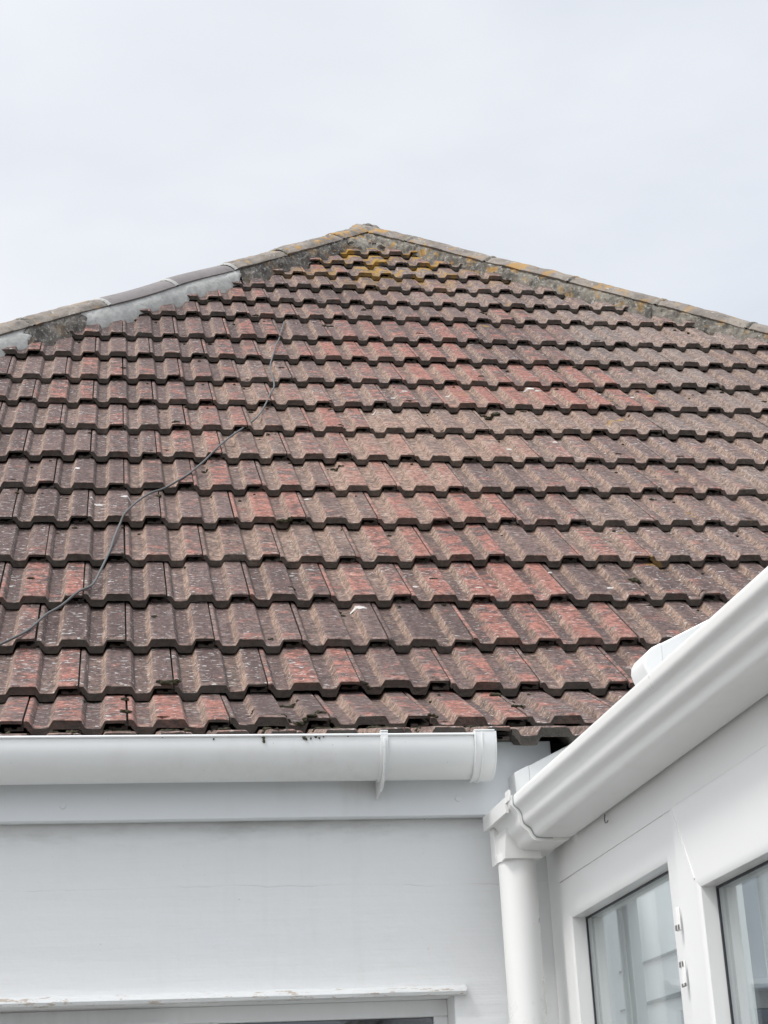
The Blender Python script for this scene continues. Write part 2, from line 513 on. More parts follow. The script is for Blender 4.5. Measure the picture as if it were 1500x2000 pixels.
def rpt(c, s, x, h):
    """point on course c at s metres above its tail, height h over the trough surface"""
    y0, z0, ay, az, ny, nz, L = course(c)
    k = h - RH
    wob = 0.0032 * noise.noise(Vector((x * 1.3, c * 1.7, 0.3)))
    return (x, y0 + ay * s + ny * k, z0 + az * s + nz * k + 0.0071 * (x - 0.9) + wob)


def prof_h(x):
    """trough / rib height at x"""
    q = (x / 0.1) % 1.0
    if q < 0.52: return RH
    if q < 0.62: return RH * (0.62 - q) / 0.10
    if q < 0.90: return 0.0
    return RH * (q - 0.90) / 0.10


# tile section in rib units: (x, height, rib mask, arris)
SEC = [(0.437, RH - .0022, 1, .9), (0.475, RH - .0018, 1, .8), (0.515, RH - .0022, 1, .9), (0.54, RH - .004, .7, .3), (0.61, 0.0006, .25, 0), (0.655, 0, 0, 0), (0.76, -.0004, 0, 0), (0.865, 0, 0, 0), (0.91, .0006, .25, 0), (0.985, RH - .0012, .8, .3), (1.005, RH, 1, .7), (1.10, RH, 1, 0), (1.25, RH + .0003, 1, 0), (1.42, RH, 1, 0), (1.51, RH, 1, .6), (1.535, RH - .0012, .8, .3), (1.61, .0006, .25, 0), (1.655, 0, 0, 0), (1.76, -.0004, 0, 0), (1.865, 0, 0, 0), (1.91, .0006, .25, 0), (1.985, RH - .0012, .8, .3), (2.005, RH, 1, .7), (2.12, RH, 1, 0), (2.25, RH, 1, 0), (2.38, RH, 1, .3), (2.400, RH - .0008, 1, .5)]
NS = len(SEC)
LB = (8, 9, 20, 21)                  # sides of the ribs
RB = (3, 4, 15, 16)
HALF = 0.0
verts = []; faces = []; ta = []; tb = []; tc = []


def tile(c, r0):
    y0, z0, ay, az, ny, nz, L = course(c)
    base = len(verts)
    x0 = r0 * 0.1
    xc = x0 + 0.14
    yc = y0
    # colour of this tile
    n_warm = noise.noise(Vector((xc * 0.9, yc * 0.9, 4.2)))
    n_red = noise.noise(Vector((xc * 1.5, yc * 1.3, 9.7)))
    h = rng.random(6)
    red = 0.10 + 0.55 * h[0] ** 2.4 + 0.30 * n_red + 0.13 * math.exp(-((xc - 0.85) / 0.55) ** 2) * (1 if c < 13 else 0.4)
    tanv = 0.0 + 0.32 * h[1] + 0.5 * max(0, n_warm)
    # the middle band and the right of the slope have gone buff and grey
    dc = math.exp(-((xc - 0.75) / 0.75) ** 2 - ((c - 8.5) / 3.2) ** 2)
    rg = min(1, max(0, (xc - 0.6) / 1.6))
    tanv += 0.42 * dc + 0.30 * rg
    pale = 0.10 + 0.28 * h[2] + 0.42 * rg * (0.4 + 0.6 * min(1, c / 9)) + 0.25 * max(0, (c - 14) / 6)
    val = 0.08 + 0.62 * h[3] + 0.30 * dc + 0.15 * rg
    if 10 <= c <= 13 and 0.75 < xc < 1.75: red += 0.26; tanv -= 0.2; pale -= 0.25
    if 4 <= c <= 7 and 0.55 < xc < 1.05 and h[4] > 0.35: red += 0.42; pale -= 0.2
    if c in (1, 2) and h[4] > 0.55: red += 0.24
    ca = (max(0, min(1, red)), max(0, min(1, val)), max(0, min(1, pale)), max(0, min(1, tanv)))
    # laid by hand
    slip = 0.005 * (h[5] - 0.5) * 2 + (0.014 if rng.random() < 0.035 else 0)
    skew = 0.013 * (rng.random() - 0.5)
    lift = 0.0038 * rng.random() ** 2
    roll = 0.004 * (rng.random() - 0.5)
    lx = 0.0015 * (rng.random() - 0.5)
    rows = [(0.0, -0.0022, 1), (0.0025, -0.0003, 1), (0.007, 0, .55), (0.02, 0, 0)] + [(0.02 + (L - 0.02) * k / 13, 0, 0) for k in range(1, 14)] + [(L + 0.07, 0, 0)]
    nr = len(rows)
    chips = [(rng.random() * 2.4, rng.uniform(.07, .24), rng.uniform(.003, .013)) for _ in range(int(rng.integers(0, 6)))]
    for ri, (s, dh, ed) in enumerate(rows):
        for k, (q, hh, rb, ar) in enumerate(SEC):
            x = x0 + q * 0.1 + lx
            js = js2 = 0.0
            if ri < 3:
                nn = noise.noise(Vector((x * 70, c * 3.3, r0))) + 0.6 * noise.noise(Vector((x * 190, c * 5.3, r0)))
                js = 0.0011 * nn
                for cx, cwid, cd_ in chips:
                    if abs(q - cx) < cwid: js += cd_ * (1 - abs(q - cx) / cwid); js2 -= 0.2 * cd_ * (1 - abs(q - cx) / cwid)
                js2 -= 0.0006 * abs(nn)
            rn = 0.0007 * noise.noise(Vector((x * 40, s * 40, c * 2.0)))
            p = rpt(c, s + slip + js + skew * (q - 1.4) * 0.6, x, hh + dh + js2 + rn + (lift + roll * (q - 1.4)) * (1 - s / L))
            verts.append(p)
            ta.append(ca)
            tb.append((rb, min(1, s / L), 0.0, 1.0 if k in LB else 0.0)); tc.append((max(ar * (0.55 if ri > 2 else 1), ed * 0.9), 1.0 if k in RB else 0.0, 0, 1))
    for ri in range(nr - 1):
        for k in range(NS - 1):
            a = base + ri * NS + k
            faces.append((a, a + 1, a + NS + 1, a + NS))
    # tail face and underside
    b2 = len(verts)
    for row in range(3):
        for k, (q, hh, rb, ar) in enumerate(SEC):
            x = x0 + q * 0.1 + lx
            thk = TH
            if q >= 2.0: thk = 0.0085
            elif q > 1.95: thk = 0.012
            if q < 0.5: thk = 0.0145
            thk += 0.0012 * noise.noise(Vector((x * 60, c * 2.2, 5)))
            s = (0.0006, 0.0015, 0.09)[row]
            bb = (0.0035, thk, thk)[row]
            p = rpt(c, s + slip + skew * (q - 1.4) * 0.6, x, hh - bb + lift + roll * (q - 1.4))
            verts.append(p); ta.append(ca); tb.append((rb, 0, 1.0, 0.0)); tc.append((0, 0, 0, 1))
    for k in range(NS - 1):
        a = base + k; b = b2 + k
        faces.append((a, b, b + 1, a + 1))
        faces.append((b, b + NS, b + NS + 1, b + 1))
        faces.append((b + NS, b + 2 * NS, b + 2 * NS + 1, b + NS + 1))
    # right-hand edge of the overlapping plate and left-hand edge of the strip
    for k in (0, NS - 1):
        for ri in range(nr - 2):
            a = base + ri * NS + k
            i0 = len(verts)
            for rj in (ri, ri + 1):
                s, dh, ed = rows[rj]
                q, hh, rb, ar = SEC[k]
                verts.append(rpt(c, s + slip + skew * (q - 1.4) * 0.6, x0 + q * 0.1 + lx, hh - (0.012 if k == 0 else 0.0085)))
                ta.append(ca); tb.append((0, 0, 1.0, 0)); tc.append((0, 0, 0, 1))
            faces.append((a, a + NS, i0 + 1, i0) if k == 0 else (a, i0, i0 + 1, a + NS))
    # under-lock lip reaching beneath the neighbour on the left
    i0 = len(verts)
    for s in (0.016, L + 0.05):
        for q, hh in ((0.06, -0.009), (0.06, -0.003), (0.20, -0.003), (0.20, -0.006), (0.30, -0.006), (0.30, -0.002), (0.43, -0.001), (0.43, -0.009)):
            verts.append(rpt(c, s + slip, x0 + q * 0.1 + lx, hh)); ta.append(ca); tb.append((0, 0, 1.0, 0)); tc.append((0, 0, 0, 1))
    for k in range(8):
        j = (k + 1) % 8
        faces.append((i0 + k, i0 + j, i0 + 8 + j, i0 + 8 + k))
    faces.append(tuple(i0 + k for k in range(8))[::-1])


TT = 0.8855                          # slope of the hip in plan step
for c in range(21):
    y0 = T[c][0]
    half = HK[1] * (APEX.y - y0) + 0.30
    lo = int((APEX.x - half) / 0.1) - 3
    hi = int((APEX.x + half) / 0.1) + 2
    for r in range(lo, hi):
        if (r + c) % 2 == 0:         # half-bond: even courses start on odd ribs
            continue
        tile(c, r)

nt = len(faces)
# bird droppings: thin splashes that follow the tile surface, second material of the roof
SPL = [((7, .18, -.096), 12), ((6, .181, -.026), 14), ((6, .21, -.047), 8), ((6, .227, .046), 14), ((3, .253, .609), 20), ((9, .261, .892), 8), ((10, .129, .987), 9), ((10, .177, 1.031), 10), ((10, .168, 1.186), 8), ((4, .12, .773), 10), ((4, .107, 1.282), 9), ((4, .2, 1.144), 7), ((10, .273, 1.509), 16), ((10, .231, 1.528), 10), ((10, .272, 1.767), 12), ((8, .155, 1.28), 9), ((8, .204, 1.445), 9), ((10, .224, 1.881), 8), ((9, .181, 1.767), 8), ((6, .27, .573), 10), ((7, .273, .858), 7)]
mi_extra = []
for (c, s, x), rp in SPL:
    r = rp * 0.00088 * (1 + c * 0.05)
    i0 = len(verts); n = 18
    ph = rng.random() * 9
    def put(xx, ss, dh):
        verts.append(rpt(c, max(0.004, ss), xx, prof_h(xx) + dh)); ta.append((0, 0, 0, 0)); tb.append((0, 0, 0, 0)); tc.append((0, 0, 0, 1))
    put(x, s, 0.0032)
    for ring in (0.5, 1.0):
        for k in range(n):
            a = 2 * math.pi * k / n
            rr = r * ring * (0.75 + 0.55 * noise.noise(Vector((math.cos(a) * 1.7 + ph, math.sin(a) * 1.7, ph))))
            put(x + rr * math.cos(a) * 1.15, s + rr * math.sin(a) * 0.85, 0.0026 if ring < 1 else 0.0009)
    for k in range(n):
        j = (k + 1) % n
        faces.append((i0, i0 + 1 + k, i0 + 1 + j))
        faces.append((i0 + 1 + k, i0 + 1 + n + k, i0 + 1 + n + j, i0 + 1 + j))

me = bpy.data.meshes.new('roof')
me.from_pydata(verts, [], faces)
for nm, arr in (('tile_a', ta), ('tile_b', tb), ('tile_c', tc)):
    at = me.color_attributes.new(nm, 'FLOAT_COLOR', 'POINT')
    at.data.foreach_set('color', np.array(arr, dtype=np.float32).ravel())
me.materials.append(M_tile); me.materials.append(M_drop)
me.polygons.foreach_set('material_index', [0] * nt + [1] * (len(faces) - nt))
bm = bmesh.new(); bm.from_mesh(me)
for sx in (-1, 1):                   # cut the courses along the two hips
    bmesh.ops.bisect_plane(bm, geom=bm.verts[:] + bm.edges[:] + bm.faces[:], dist=1e-5, plane_co=APEX + Vector((0, 0.03, 0)), plane_no=Vector((sx, HK[sx], 0)).normalized(), clear_outer=True)
# the three slopes that face away, stepped by course
y_e = 9.4
def back_slope(p0, p1, q0, q1, n=20):
    p0, p1, q0, q1 = map(Vector, (p0, p1, q0, q1))
    nrm = (p1 - p0).cross(q0 - p0).normalized()
    if nrm.z < 0: nrm = -nrm
    la = bm.verts.layers.float_color.get('tile_a'); lb = bm.verts.layers.float_color.get('tile_b')
    prev = None
    for i in range(n):
        f0, f1 = i / n, (i + 1) / n
        vs = [p0.lerp(q0, f0) + nrm * 0.0, p1.lerp(q1, f0), p1.lerp(q1, f1) - nrm * 0.022, p0.lerp(q0, f1) - nrm * 0.022]
        bv = [bm.verts.new(p) for p in vs]
        for b in bv:
            b[la] = (0.35, 0.4, 0.4, 0.4); b[lb] = (0.5, 0.5, 0, 0)
        bm.faces.new(bv)
        if prev:
            bm.faces.new((prev[0], prev[1], bv[1], bv[0]))
        prev = (bv[3], bv[2])
ZR = APEX.z - 0.09
ex0, ex1, ey, ez = APEX.x - 4.75, APEX.x + 5.10, -0.03, -0.26
back_slope((ex0, ey, ez), (ex0, y_e, ez), (APEX.x, APEX.y, ZR), (APEX.x, APEX.y + 1.4, ZR))
back_slope((ex1, y_e, ez), (ex1, ey, ez), (APEX.x, APEX.y + 1.4, ZR), (APEX.x, APEX.y, ZR))
back_slope((ex0, y_e, ez), (ex1, y_e, ez), (APEX.x, APEX.y + 1.4, ZR), (APEX.x + 0.01, APEX.y + 1.4, ZR))
bm.to_mesh(me); bm.free()
me.polygons.foreach_set('use_smooth', [True] * len(me.polygons))
me.set_sharp_from_angle(angle=R(38))
roof = bpy.data.objects.new('roof', me)
COL.objects.link(roof)
roof.parent = house
roof.location = -house.location

def roof_z(x, y):
    """height of the trough surface of the tiles above plan point x, y"""
    y = min(max(y, T[0][0] + 0.01), T[20][0] + 0.2)
    c = max(i for i in range(21) if T[i][0] <= y)
    y0, z0, ay, az, ny, nz, L = course(c)
    return rpt(c, (y - y0) / ay, x, 0.0)[2]

# ---- hip tiles and their mortar
def hip(sg, bounds, new_idx, cap_r):
    d = Vector((sg * HK[sg], -1, -0.934 if sg < 0 else -0.9375)).normalized()       # down the hip
    side = Vector((-sg, -HK[sg], 0)).normalized()                    # towards the face we look at
    upv = side.cross(d).normalized()
    if upv.z < 0: upv = -upv
    org = APEX - upv * cap_r
    CA = 64                                                      # half arc of a cap, degrees
    edge_w = cap_r * math.sin(R(CA)); edge_u = cap_r * math.cos(R(CA))
    def P(t, a, r, dx=0.0, du=0.0):
        return org + d * t + side * (math.sin(a) * r + dx) + upv * (math.cos(a) * r + du)
    def wav(t):
        return 0.009 * noise.noise(Vector((t * 1.9, sg * 3.0, 0.7)))
    for i in range(len(bounds) - 1):
        t0, t1 = bounds[i], bounds[i + 1]
        new = i in new_idx
        tilt = 0.014 * (rng.random() - 0.5) * (0.3 if new else 1); off = 0.004 * (rng.random() - 0.5)
        nA, nT = 26, 14
        vs = []; fs = []
        amp = 0.0006 if new else 0.0048
        for layer in (0, 1):
            for k in range(nT + 1):
                f = k / nT
                t = t0 + 0.006 + (t1 - t0 - 0.010) * f
                for j in range(nA + 1):
                    a = R(-CA + 2 * CA * j / nA)
                    r = cap_r * (0.965 + 0.035 * f) + (0 if layer == 0 else -0.014)
                    if layer == 0 and (k in (0, nT)): r -= 0.004
                    if not new and layer == 0:
                        r += amp * (noise.noise(Vector((t * 14, a * 3, sg * 5))) + 0.7 * noise.noise(Vector((t * 40, a * 8, sg * 2))))
                    vs.append(tuple(P(t, a, r, off, wav(t) + tilt * (f - .5))))
        n1 = (nA + 1) * (nT + 1)
        for k in range(nT):
            for j in range(nA):
                a = k * (nA + 1) + j
                fs.append((a, a + 1, a + nA + 2, a + nA + 1))
                fs.append((n1 + a, n1 + a + nA + 1, n1 + a + nA + 2, n1 + a + 1))
        for j in range(nA):
            for k in (0, nT):
                a = k * (nA + 1) + j
                fs.append((a, n1 + a, n1 + a + 1, a + 1))
        for k in range(nT):
            for j in (0, nA):
                a = k * (nA + 1) + j
                fs.append((a, a + nA + 1, n1 + a + nA + 1, n1 + a))
        o = link('hip_tile', vs, fs, M_cap_new if new else M_cap_old, roof, smooth=45)
        if new:
            o['label'] = 'smooth plain grey replacement hip tile'
        # pointing ring in the joint
        if i > 0:
            vs = []; fs = []
            for j in range(nA + 1):
                a = R(-CA + 2 * CA * j / nA)
                for q, (dt, dr) in enumerate(((-0.012, -0.004), (-0.005, 0.0035), (0.006, 0.0042), (0.012, -0.004))):
                    k = 0.6 + 0.6 * noise.noise(Vector((j * 0.8, t0 * 9, q)))
                    vs.append(tuple(P(t0 + dt + 0.003 * noise.noise(Vector((j * .5, t0 * 3, 1))), a, cap_r * 0.985 + dr * k, 0, wav(t0))))
            for j in range(nA):
                for q in range(3):
                    b = j * 4 + q
                    fs.append((b, b + 1, b + 5, b + 4))
            light = (i in new_idx) or (i - 1 in new_idx)
            link('mortar_joint', vs, fs, M_mortar_new if light else M_mortar_old, roof, smooth=50)

    # mortar bedding between the cap and the tiles, cut into runs of one look
    def bed(t0, t1, mat, lump, drop, label=None, both=True):
        vs = []; fs = []
        nT = max(6, int((t1 - t0) / 0.009)); nW = 9
        for sd in ((1, -1) if both else (1,)):
            b0 = len(vs)
            for k in range(nT + 1):
                tk = t0 + (t1 - t0) * k / nT
                t = tk
                tap = min(1, min(k, nT - k) / 3 + 0.15)
                wd = drop * (0.75 + 0.8 * noise.noise(Vector((t * 5.5, sg * 2.0, sd)))) * tap
                pin = org + d * t + side * sd * (edge_w - 0.010) + upv * (edge_u - 0.004 + wav(t))
                pout = org + d * t + side * sd * (edge_w + 0.004 + wd)
                if sd > 0:
                    zs = roof_z(pout.x, pout.y)
                    pout.z = zs - 0.006
                else:
                    pout += upv * (-0.03 - 0.537 * wd)
                for j in range(nW + 1):
                    f = j / nW
                    jag = d * (0.045 * noise.noise(Vector((f * 3.1, t0 * 7, k > nT / 2))) * max(0, 1 - min(k, nT - k) / 9))
                    p = jag + pin.lerp(pout, f) + (side * sd * 0.6 + upv * 0.8) * (0.009 * math.sin(min(1.0, f * 1.1) * math.pi) * tap)
                    bump = lump * (noise.noise(Vector((t * 34, f * 4.5, sg * 3 + sd))) + 0.8 * noise.noise(Vector((t * 85, f * 11, sg + sd))))
                    bump *= min(1, 3 * f + .2)
                    if j == nW: bump = -0.004
                    p = p + (side * sd * 0.55 + upv * 0.8) * bump + d * bump * 0.4
                    vs.append(tuple(p))
            for k in range(nT):
                for j in range(nW):
                    a = b0 + k * (nW + 1) + j
                    fs.append((a, a + 1, a + nW + 2, a + nW + 1))
        o = link('mortar_bedding', vs, fs, mat, roof, smooth=50)
        if label: o['label'] = label
    return bed


bed = hip(-1, [-0.02, 0.334, 0.807, 1.22, 1.645, 2.087, 2.531, 2.97, 3.41, 3.85, 4.29, 4.73, 5.17, 5.61, 6.05, 6.49, 6.95, 7.4], (3, 4), 0.088)
bed(0.0, 0.32, M_mortar_old, 0.012, 0.075)
bed(0.30, 1.21, M_mortar_dark, 0.011, 0.016)
bed(1.20, 2.26, M_mortar_new, 0.0030, 0.010, 'smooth pale grey fresh mortar under the new hip tiles')
bed(2.24, 2.60, M_mortar_dark, 0.012, 0.020)
bed(2.57, 2.80, M_mortar_new, 0.0016, 0.02, 'small pale grey patch of fresh mortar')
bed(2.78, 7.4, M_mortar_dark, 0.008, 0.03)
bed = hip(1, [-0.02, 0.349, 0.83, 1.303, 1.77, 2.221, 2.68, 3.13, 3.58, 4.03, 4.48, 4.93, 5.38, 5.83, 6.28, 6.8, 7.3], (), 0.092)
bed(0.0, 0.24, M_mortar_old, 0.012, 0.060)
bed(0.20, 1.30, M_mortar_old, 0.013, 0.004)
bed(1.30, 7.3, M_mortar_old, 0.013, 0.004)
# lump of mortar at the mitre and the ridge running back from it
vs = []; fs = []
for k in range(11):
    th = math.pi * k / 10 * 0.62
    for j in range(20):
        a = 2 * math.pi * j / 20
        r = 0.046 * (1 + 0.16 * noise.noise(Vector((math.cos(a) * 2, math.sin(a) * 2, k * .5))))
        vs.append((APEX.x + 0.01 + r * math.sin(th) * math.cos(a) * 0.9, APEX.y - 0.015 + r * math.sin(th) * math.sin(a), APEX.z - 0.052 + r * math.cos(th)))
for k in range(10):
    for j in range(20):
        a = k * 20 + j; b = k * 20 + (j + 1) % 20
        fs.append((a, b, b + 20, a + 20))
link('mortar_cap', vs, fs, M_mortar_old, roof, smooth=60)
for i in range(3):
    y0 = APEX.y + 0.05 + i * 0.45
    g = G()
    pr = shell([(0.085 * math.sin(R(a)), 0.085 * math.cos(R(a))) for a in range(64, -65, -8)], 0.014)
    g.sweep(pr, [lambda a, b, y=y: (APEX.x + a, y, APEX.z - 0.100 + b) for y in (y0, y0 + 0.445)])
    o = g.obj('ridge_tile', M_cap_old, roof)

# ---- eaves gutter, half round
GX0, GX1 = -3.45, 0.700
YC, ZT = -0.060, 0.1465
def half_round(ry, rz, th=0.003, a0=-4, lip=True):
    return [(YC + ry * math.cos(R(a)), ZT - 0.006 + (rz * math.sin(R(a)))) for a in range(180 - a0, 361 + a0, 6)]
prof = shell([(YC - 0.0575, ZT)] + [(YC - 0.0575 * math.cos(R(a)), ZT - 0.008 - 0.062 * math.sin(R(a))) for a in range(0, 181, 6)] + [(YC + 0.0575, ZT + 0.006)], 0.0028)
g = G()
g.sweep(prof, [lambda a, b, x=x: (x, a, b + 0.0006 * noise.noise(Vector((x * 3, 0, 0)))) for x in np.linspace(GX0, GX1 - 0.04, 40)])
# rolled lip
g.cyl((GX0, YC - 0.0588, ZT - 0.0015), (GX1 - 0.04, YC - 0.0588, ZT - 0.0015), 0.0026, seg=10)
gut = g.obj('gutter', M_gutter, house, smooth=35)
def strap(x0, x1, off, th, hook=False):
    g = G()
    P = [(YC - 0.0575 - off, ZT + 0.0035)] + [(YC - (0.0575 + off) * math.cos(R(a)), ZT - 0.008 - (0.062 + off) * math.sin(R(a))) for a in range(0, 181, 6)] + [(YC + 0.0575, ZT + 0.006)]
    g.sweep(shell(P, th), [lambda a, b, x=x: (x, a, b) for x in (x0, x1)])
    g.box(x0, x1, YC - 0.0575 - off - 0.001, YC - 0.048, ZT + 0.0035, ZT + 0.0065)
    return g
g = strap(0.4885, 0.5025, 0.0035, 0.003)
# rib of the bracket running under the gutter back to the fascia
pr = []
for a in range(0, 121, 8):
    pr.append((YC - 0.062 * math.cos(R(a)), ZT - 0.008 - 0.0665 * math.sin(R(a))))
outer = [(YC - 0.064 * math.cos(R(a)), ZT - 0.008 - (0.068 + 0.016 * min(1, a / 100)) * math.sin(R(a))) for a in range(120, -1, -8)]
g.sweep(pr + outer, [lambda a, b, x=x: (x, a, b) for x in (0.4935, 0.4975)])
g.hexa([(0.4935, -0.03, 0.060), (0.4935, -0.0005, 0.052), (0.4935, -0.0005, 0.095), (0.4935, -0.03, 0.080)], [(0.4975, -0.03, 0.060), (0.4975, -0.0005, 0.052), (0.4975, -0.0005, 0.095), (0.4975, -0.03, 0.080)])
g.obj('gutter_bracket', M_gutter, gut, bevel=0.0008, smooth=35)
for xb in (-0.45, -1.35, -2.25):
    strap(xb, xb + 0.014, 0.0035, 0.003).obj('gutter_bracket', M_gutter, gut, bevel=0.0008, smooth=35)
# stop end with its ribs
g = strap(0.6605, 0.6985, 0.0040, 0.006)
for xr in (0.6605, 0.6730):
    P = [(YC - 0.0635, ZT + 0.0015)] + [(YC - 0.0635 * math.cos(R(a)), ZT - 0.008 - 0.068 * math.sin(R(a))) for a in range(0, 181, 6)]
    g.sweep(shell(P, 0.004), [lambda a, b, x=x: (x, a, b) for x in (xr, xr + 0.003)])
disc = [(YC - 0.0615, ZT + 0.0035)] + [(YC - 0.0615 * math.cos(R(a)), ZT - 0.008 - 0.066 * math.sin(R(a))) for a in range(0, 181, 6)] + [(YC + 0.0575, ZT + 0.006)]
g.sweep(disc, [lambda a, b, x=x: (x, a, b) for x in (0.6985, 0.7015)])
g.obj('stop_end', M_gutter, gut, bevel=0.0008, smooth=35)

# ---- window under the eaves
win = G()
win.box(OX0, OX1, 0.115, 0.165, OZ1 - 0.03, OZ1)                 # head
win.box(OX0, OX0 + 0.05, 0.115, 0.165, OZ0, OZ1 - 0.03)
win.box(OX1 - 0.026, OX1, 0.115, 0.165, OZ0, OZ1 - 0.03)
win.box(0.118, 0.208, 0.113, 0.165, OZ0, OZ1 - 0.03)             # mullion
win.box(OX0 + 0.05, OX1 - 0.026, 0.115, 0.165, OZ0, OZ0 + 0.05)
wo = win.obj('window', M_frame_old, house, bevel=0.002)
wo['label'] = 'white window at the bottom left, under a thin flaking drip strip'
g = G()
g.box(OX0 + 0.05, 0.116, 0.088, 0.128, OZ1 - 0.085, OZ1 - 0.028)
g.box(OX0 + 0.05, OX0 + 0.10, 0.088, 0.128, OZ0 + 0.05, OZ1 - 0.085)
g.box(0.066, 0.116, 0.088, 0.128, OZ0 + 0.05, OZ1 - 0.085)
g.box(OX0 + 0.10, 0.066, 0.088, 0.128, OZ0 + 0.05, OZ0 + 0.10)
g.obj('opening_sash', M_pvc, wo, bevel=0.002)
g = G(); g.box(OX0 + 0.10, 0.066, 0.128, 0.132, OZ0 + 0.10, OZ1 - 0.085); g.obj('pane', M_glass_dark, wo, smooth=0)
g = G(); g.box(0.208, OX1 - 0.026, 0.128, 0.132, OZ0 + 0.05, OZ1 - 0.03); g.obj('pane', M_glass_dark, wo, smooth=0)
g = G(); g.box(OX0 - 0.1, OX1 + 0.1, 0.9, 0.93, OZ0 - 0.3, OZ1 + 0.3); g.obj('room_back', M_dark, wo, smooth=0)
g = G()
ns = 90
pr = [(WY + 0.002, 0.010), (WY - 0.006, 0.0085), (WY - 0.016, 0.003), (WY - 0.019, -0.003), (WY - 0.016, -0.0085), (WY + 0.002, -0.0095)]
g.sweep(pr, [lambda a, b, x=x: (x, a + (0.0016 * noise.noise(Vector((x * 30, a * 90, b * 90))) if a < WY else 0), -0.2855 + b - 0.001 * (x + 0.2) + 0.0022 * max(0, b) / 0.01 * noise.noise(Vector((x * 55, 1, 2)))) for x in np.linspace(OX0 - 0.02, OX1 + 0.021, ns)])
g.obj('drip_strip', M_flake, wo, smooth=40)
g = G(); g.box(OX0 - 0.06, OX1 + 0.06, -0.02, 0.114, OZ0 - 0.05, OZ0 - 0.006); g.obj('sill', M_flake, wo, bevel=0.004)

# ================================================================== CONSERVATORY
AZ = -0.0393879
P0 = Vector((0.8093, -0.0737, 0))
UV = Vector((-math.sin(AZ), -math.cos(AZ), 0))     # u: along the front, away from the house
WV = Vector((-math.cos(AZ), math.sin(AZ), 0))      # w: outwards
def CT(p):
    q = P0 + UV * p[0] + WV * p[1]
    return (q.x, q.y, p[2])
cons = thing('conservatory', 'white plastic conservatory with ogee gutter and glazed front beside the house wall', 'conservatory', CT((1.2, -1.2, GZ)))
def CG(): return G(CT)
UE = 2.75
# corner post and cover strip against the house
g = CG()
g.box(-0.117, -0.052, -0.06, -0.012, GZ, -0.030)
g.box(-0.050, -0.012, -0.06, -0.004, GZ, -0.035)
g.obj('corner_post', M_pvc, cons, bevel=0.002)
# eaves beam above the windows
g = CG()
g.box(-0.006, 0.607, -0.06, 0.0, -0.1178, -0.030)
g.box(0.6085, UE, -0.06, 0.0015, -0.1178, -0.030)
g.box(-0.117, UE, -0.06, -0.004, -0.030, 0.030)
g.obj('eaves_beam', M_pvc, cons, bevel=0.0012)
# ---- fixed window: mitred frame with a stepped bead
def frame(u0, u1, z0, z1, wl, wr, wt, wb, w0, w1, depth, name, mat, parent, ch=0.006):
    g = CG()
    O = [(u0, z0), (u1, z0), (u1, z1), (u0, z1)]
    I = [(u0 + wl, z0 + wb), (u1 - wr, z0 + wb), (u1 - wr, z1 - wt), (u0 + wl, z1 - wt)]
    J = [(u0 + wl + ch, z0 + wb + ch), (u1 - wr - ch, z0 + wb + ch), (u1 - wr - ch, z1 - wt - ch), (u0 + wl + ch, z1 - wt - ch)]
    K = [(a, b, wv) for (a, b), wv in [(q, w0) for q in O] + [(q, w1) for q in O] + [(q, w1) for q in I] + [(q, w1 - 0.004) for q in J] + [(q, w1 - depth) for q in J] + [(q, w0) for q in J]]
    vs = [(a, wv, b) for a, b, wv in K]
    fs = []
    for L in range(5):
        for k in range(4):
            j = (k + 1) % 4
            fs.append((L * 4 + k, L * 4 + j, L * 4 + 4 + j, L * 4 + 4 + k))
    for k in range(4):
        j = (k + 1) % 4
        fs.append((20 + k, 20 + j, j, k))
    g.add(vs, fs)
    # weld lines at the mitres: fine raised seams
    return g.obj(name, mat, parent, smooth=25, bevel=0.0007), J
fw, J = frame(-0.006, 0.607, -1.50, -0.1185, 0.040, 0.047, 0.0585, 0.06, -0.06, 0.0, 0.032, 'fixed_window', M_pvc, cons, 0.010)
def glazing(J, wg, parent, tag):
    (a0, b0), (a1, _), (_, b1), _ = J
    g = CG(); g.box(a0 - 0.004, a1 + 0.004, wg - 0.004, wg, b0 - 0.004, b1 + 0.004); g.obj('pane', M_glass, parent, smooth=0)
    g = CG()
    e = 0.0032
    g.box(a0, a0 + e, wg, wg + 0.003, b0, b1); g.box(a1 - e, a1, wg, wg + 0.003, b0, b1)
    g.box(a0 + e, a1 - e, wg, wg + 0.003, b1 - e, b1); g.box(a0 + e, a1 - e, wg, wg + 0.003, b0, b0 + e)
    g.obj('gasket', M_gasket, parent, smooth=0)
glazing(J, -0.031, fw, 'fixed')
g = CG(); g.box(-0.006, 0.607, -0.055, -0.002, GZ, -1.503); g.obj('dwarf_panel', M_pvc, cons)
# ---- door leaf on hinges
dl, J = frame(0.6125, 1.42, GZ + 0.06, -0.1195, 0.066, 0.08, 0.118, 0.10, -0.05, 0.006, 0.030, 'door', M_pvc, cons, 0.011)
dl['label'] = 'opening door leaf with wide mitred frame and hinges'
glazing(J, -0.023, dl, 'door')
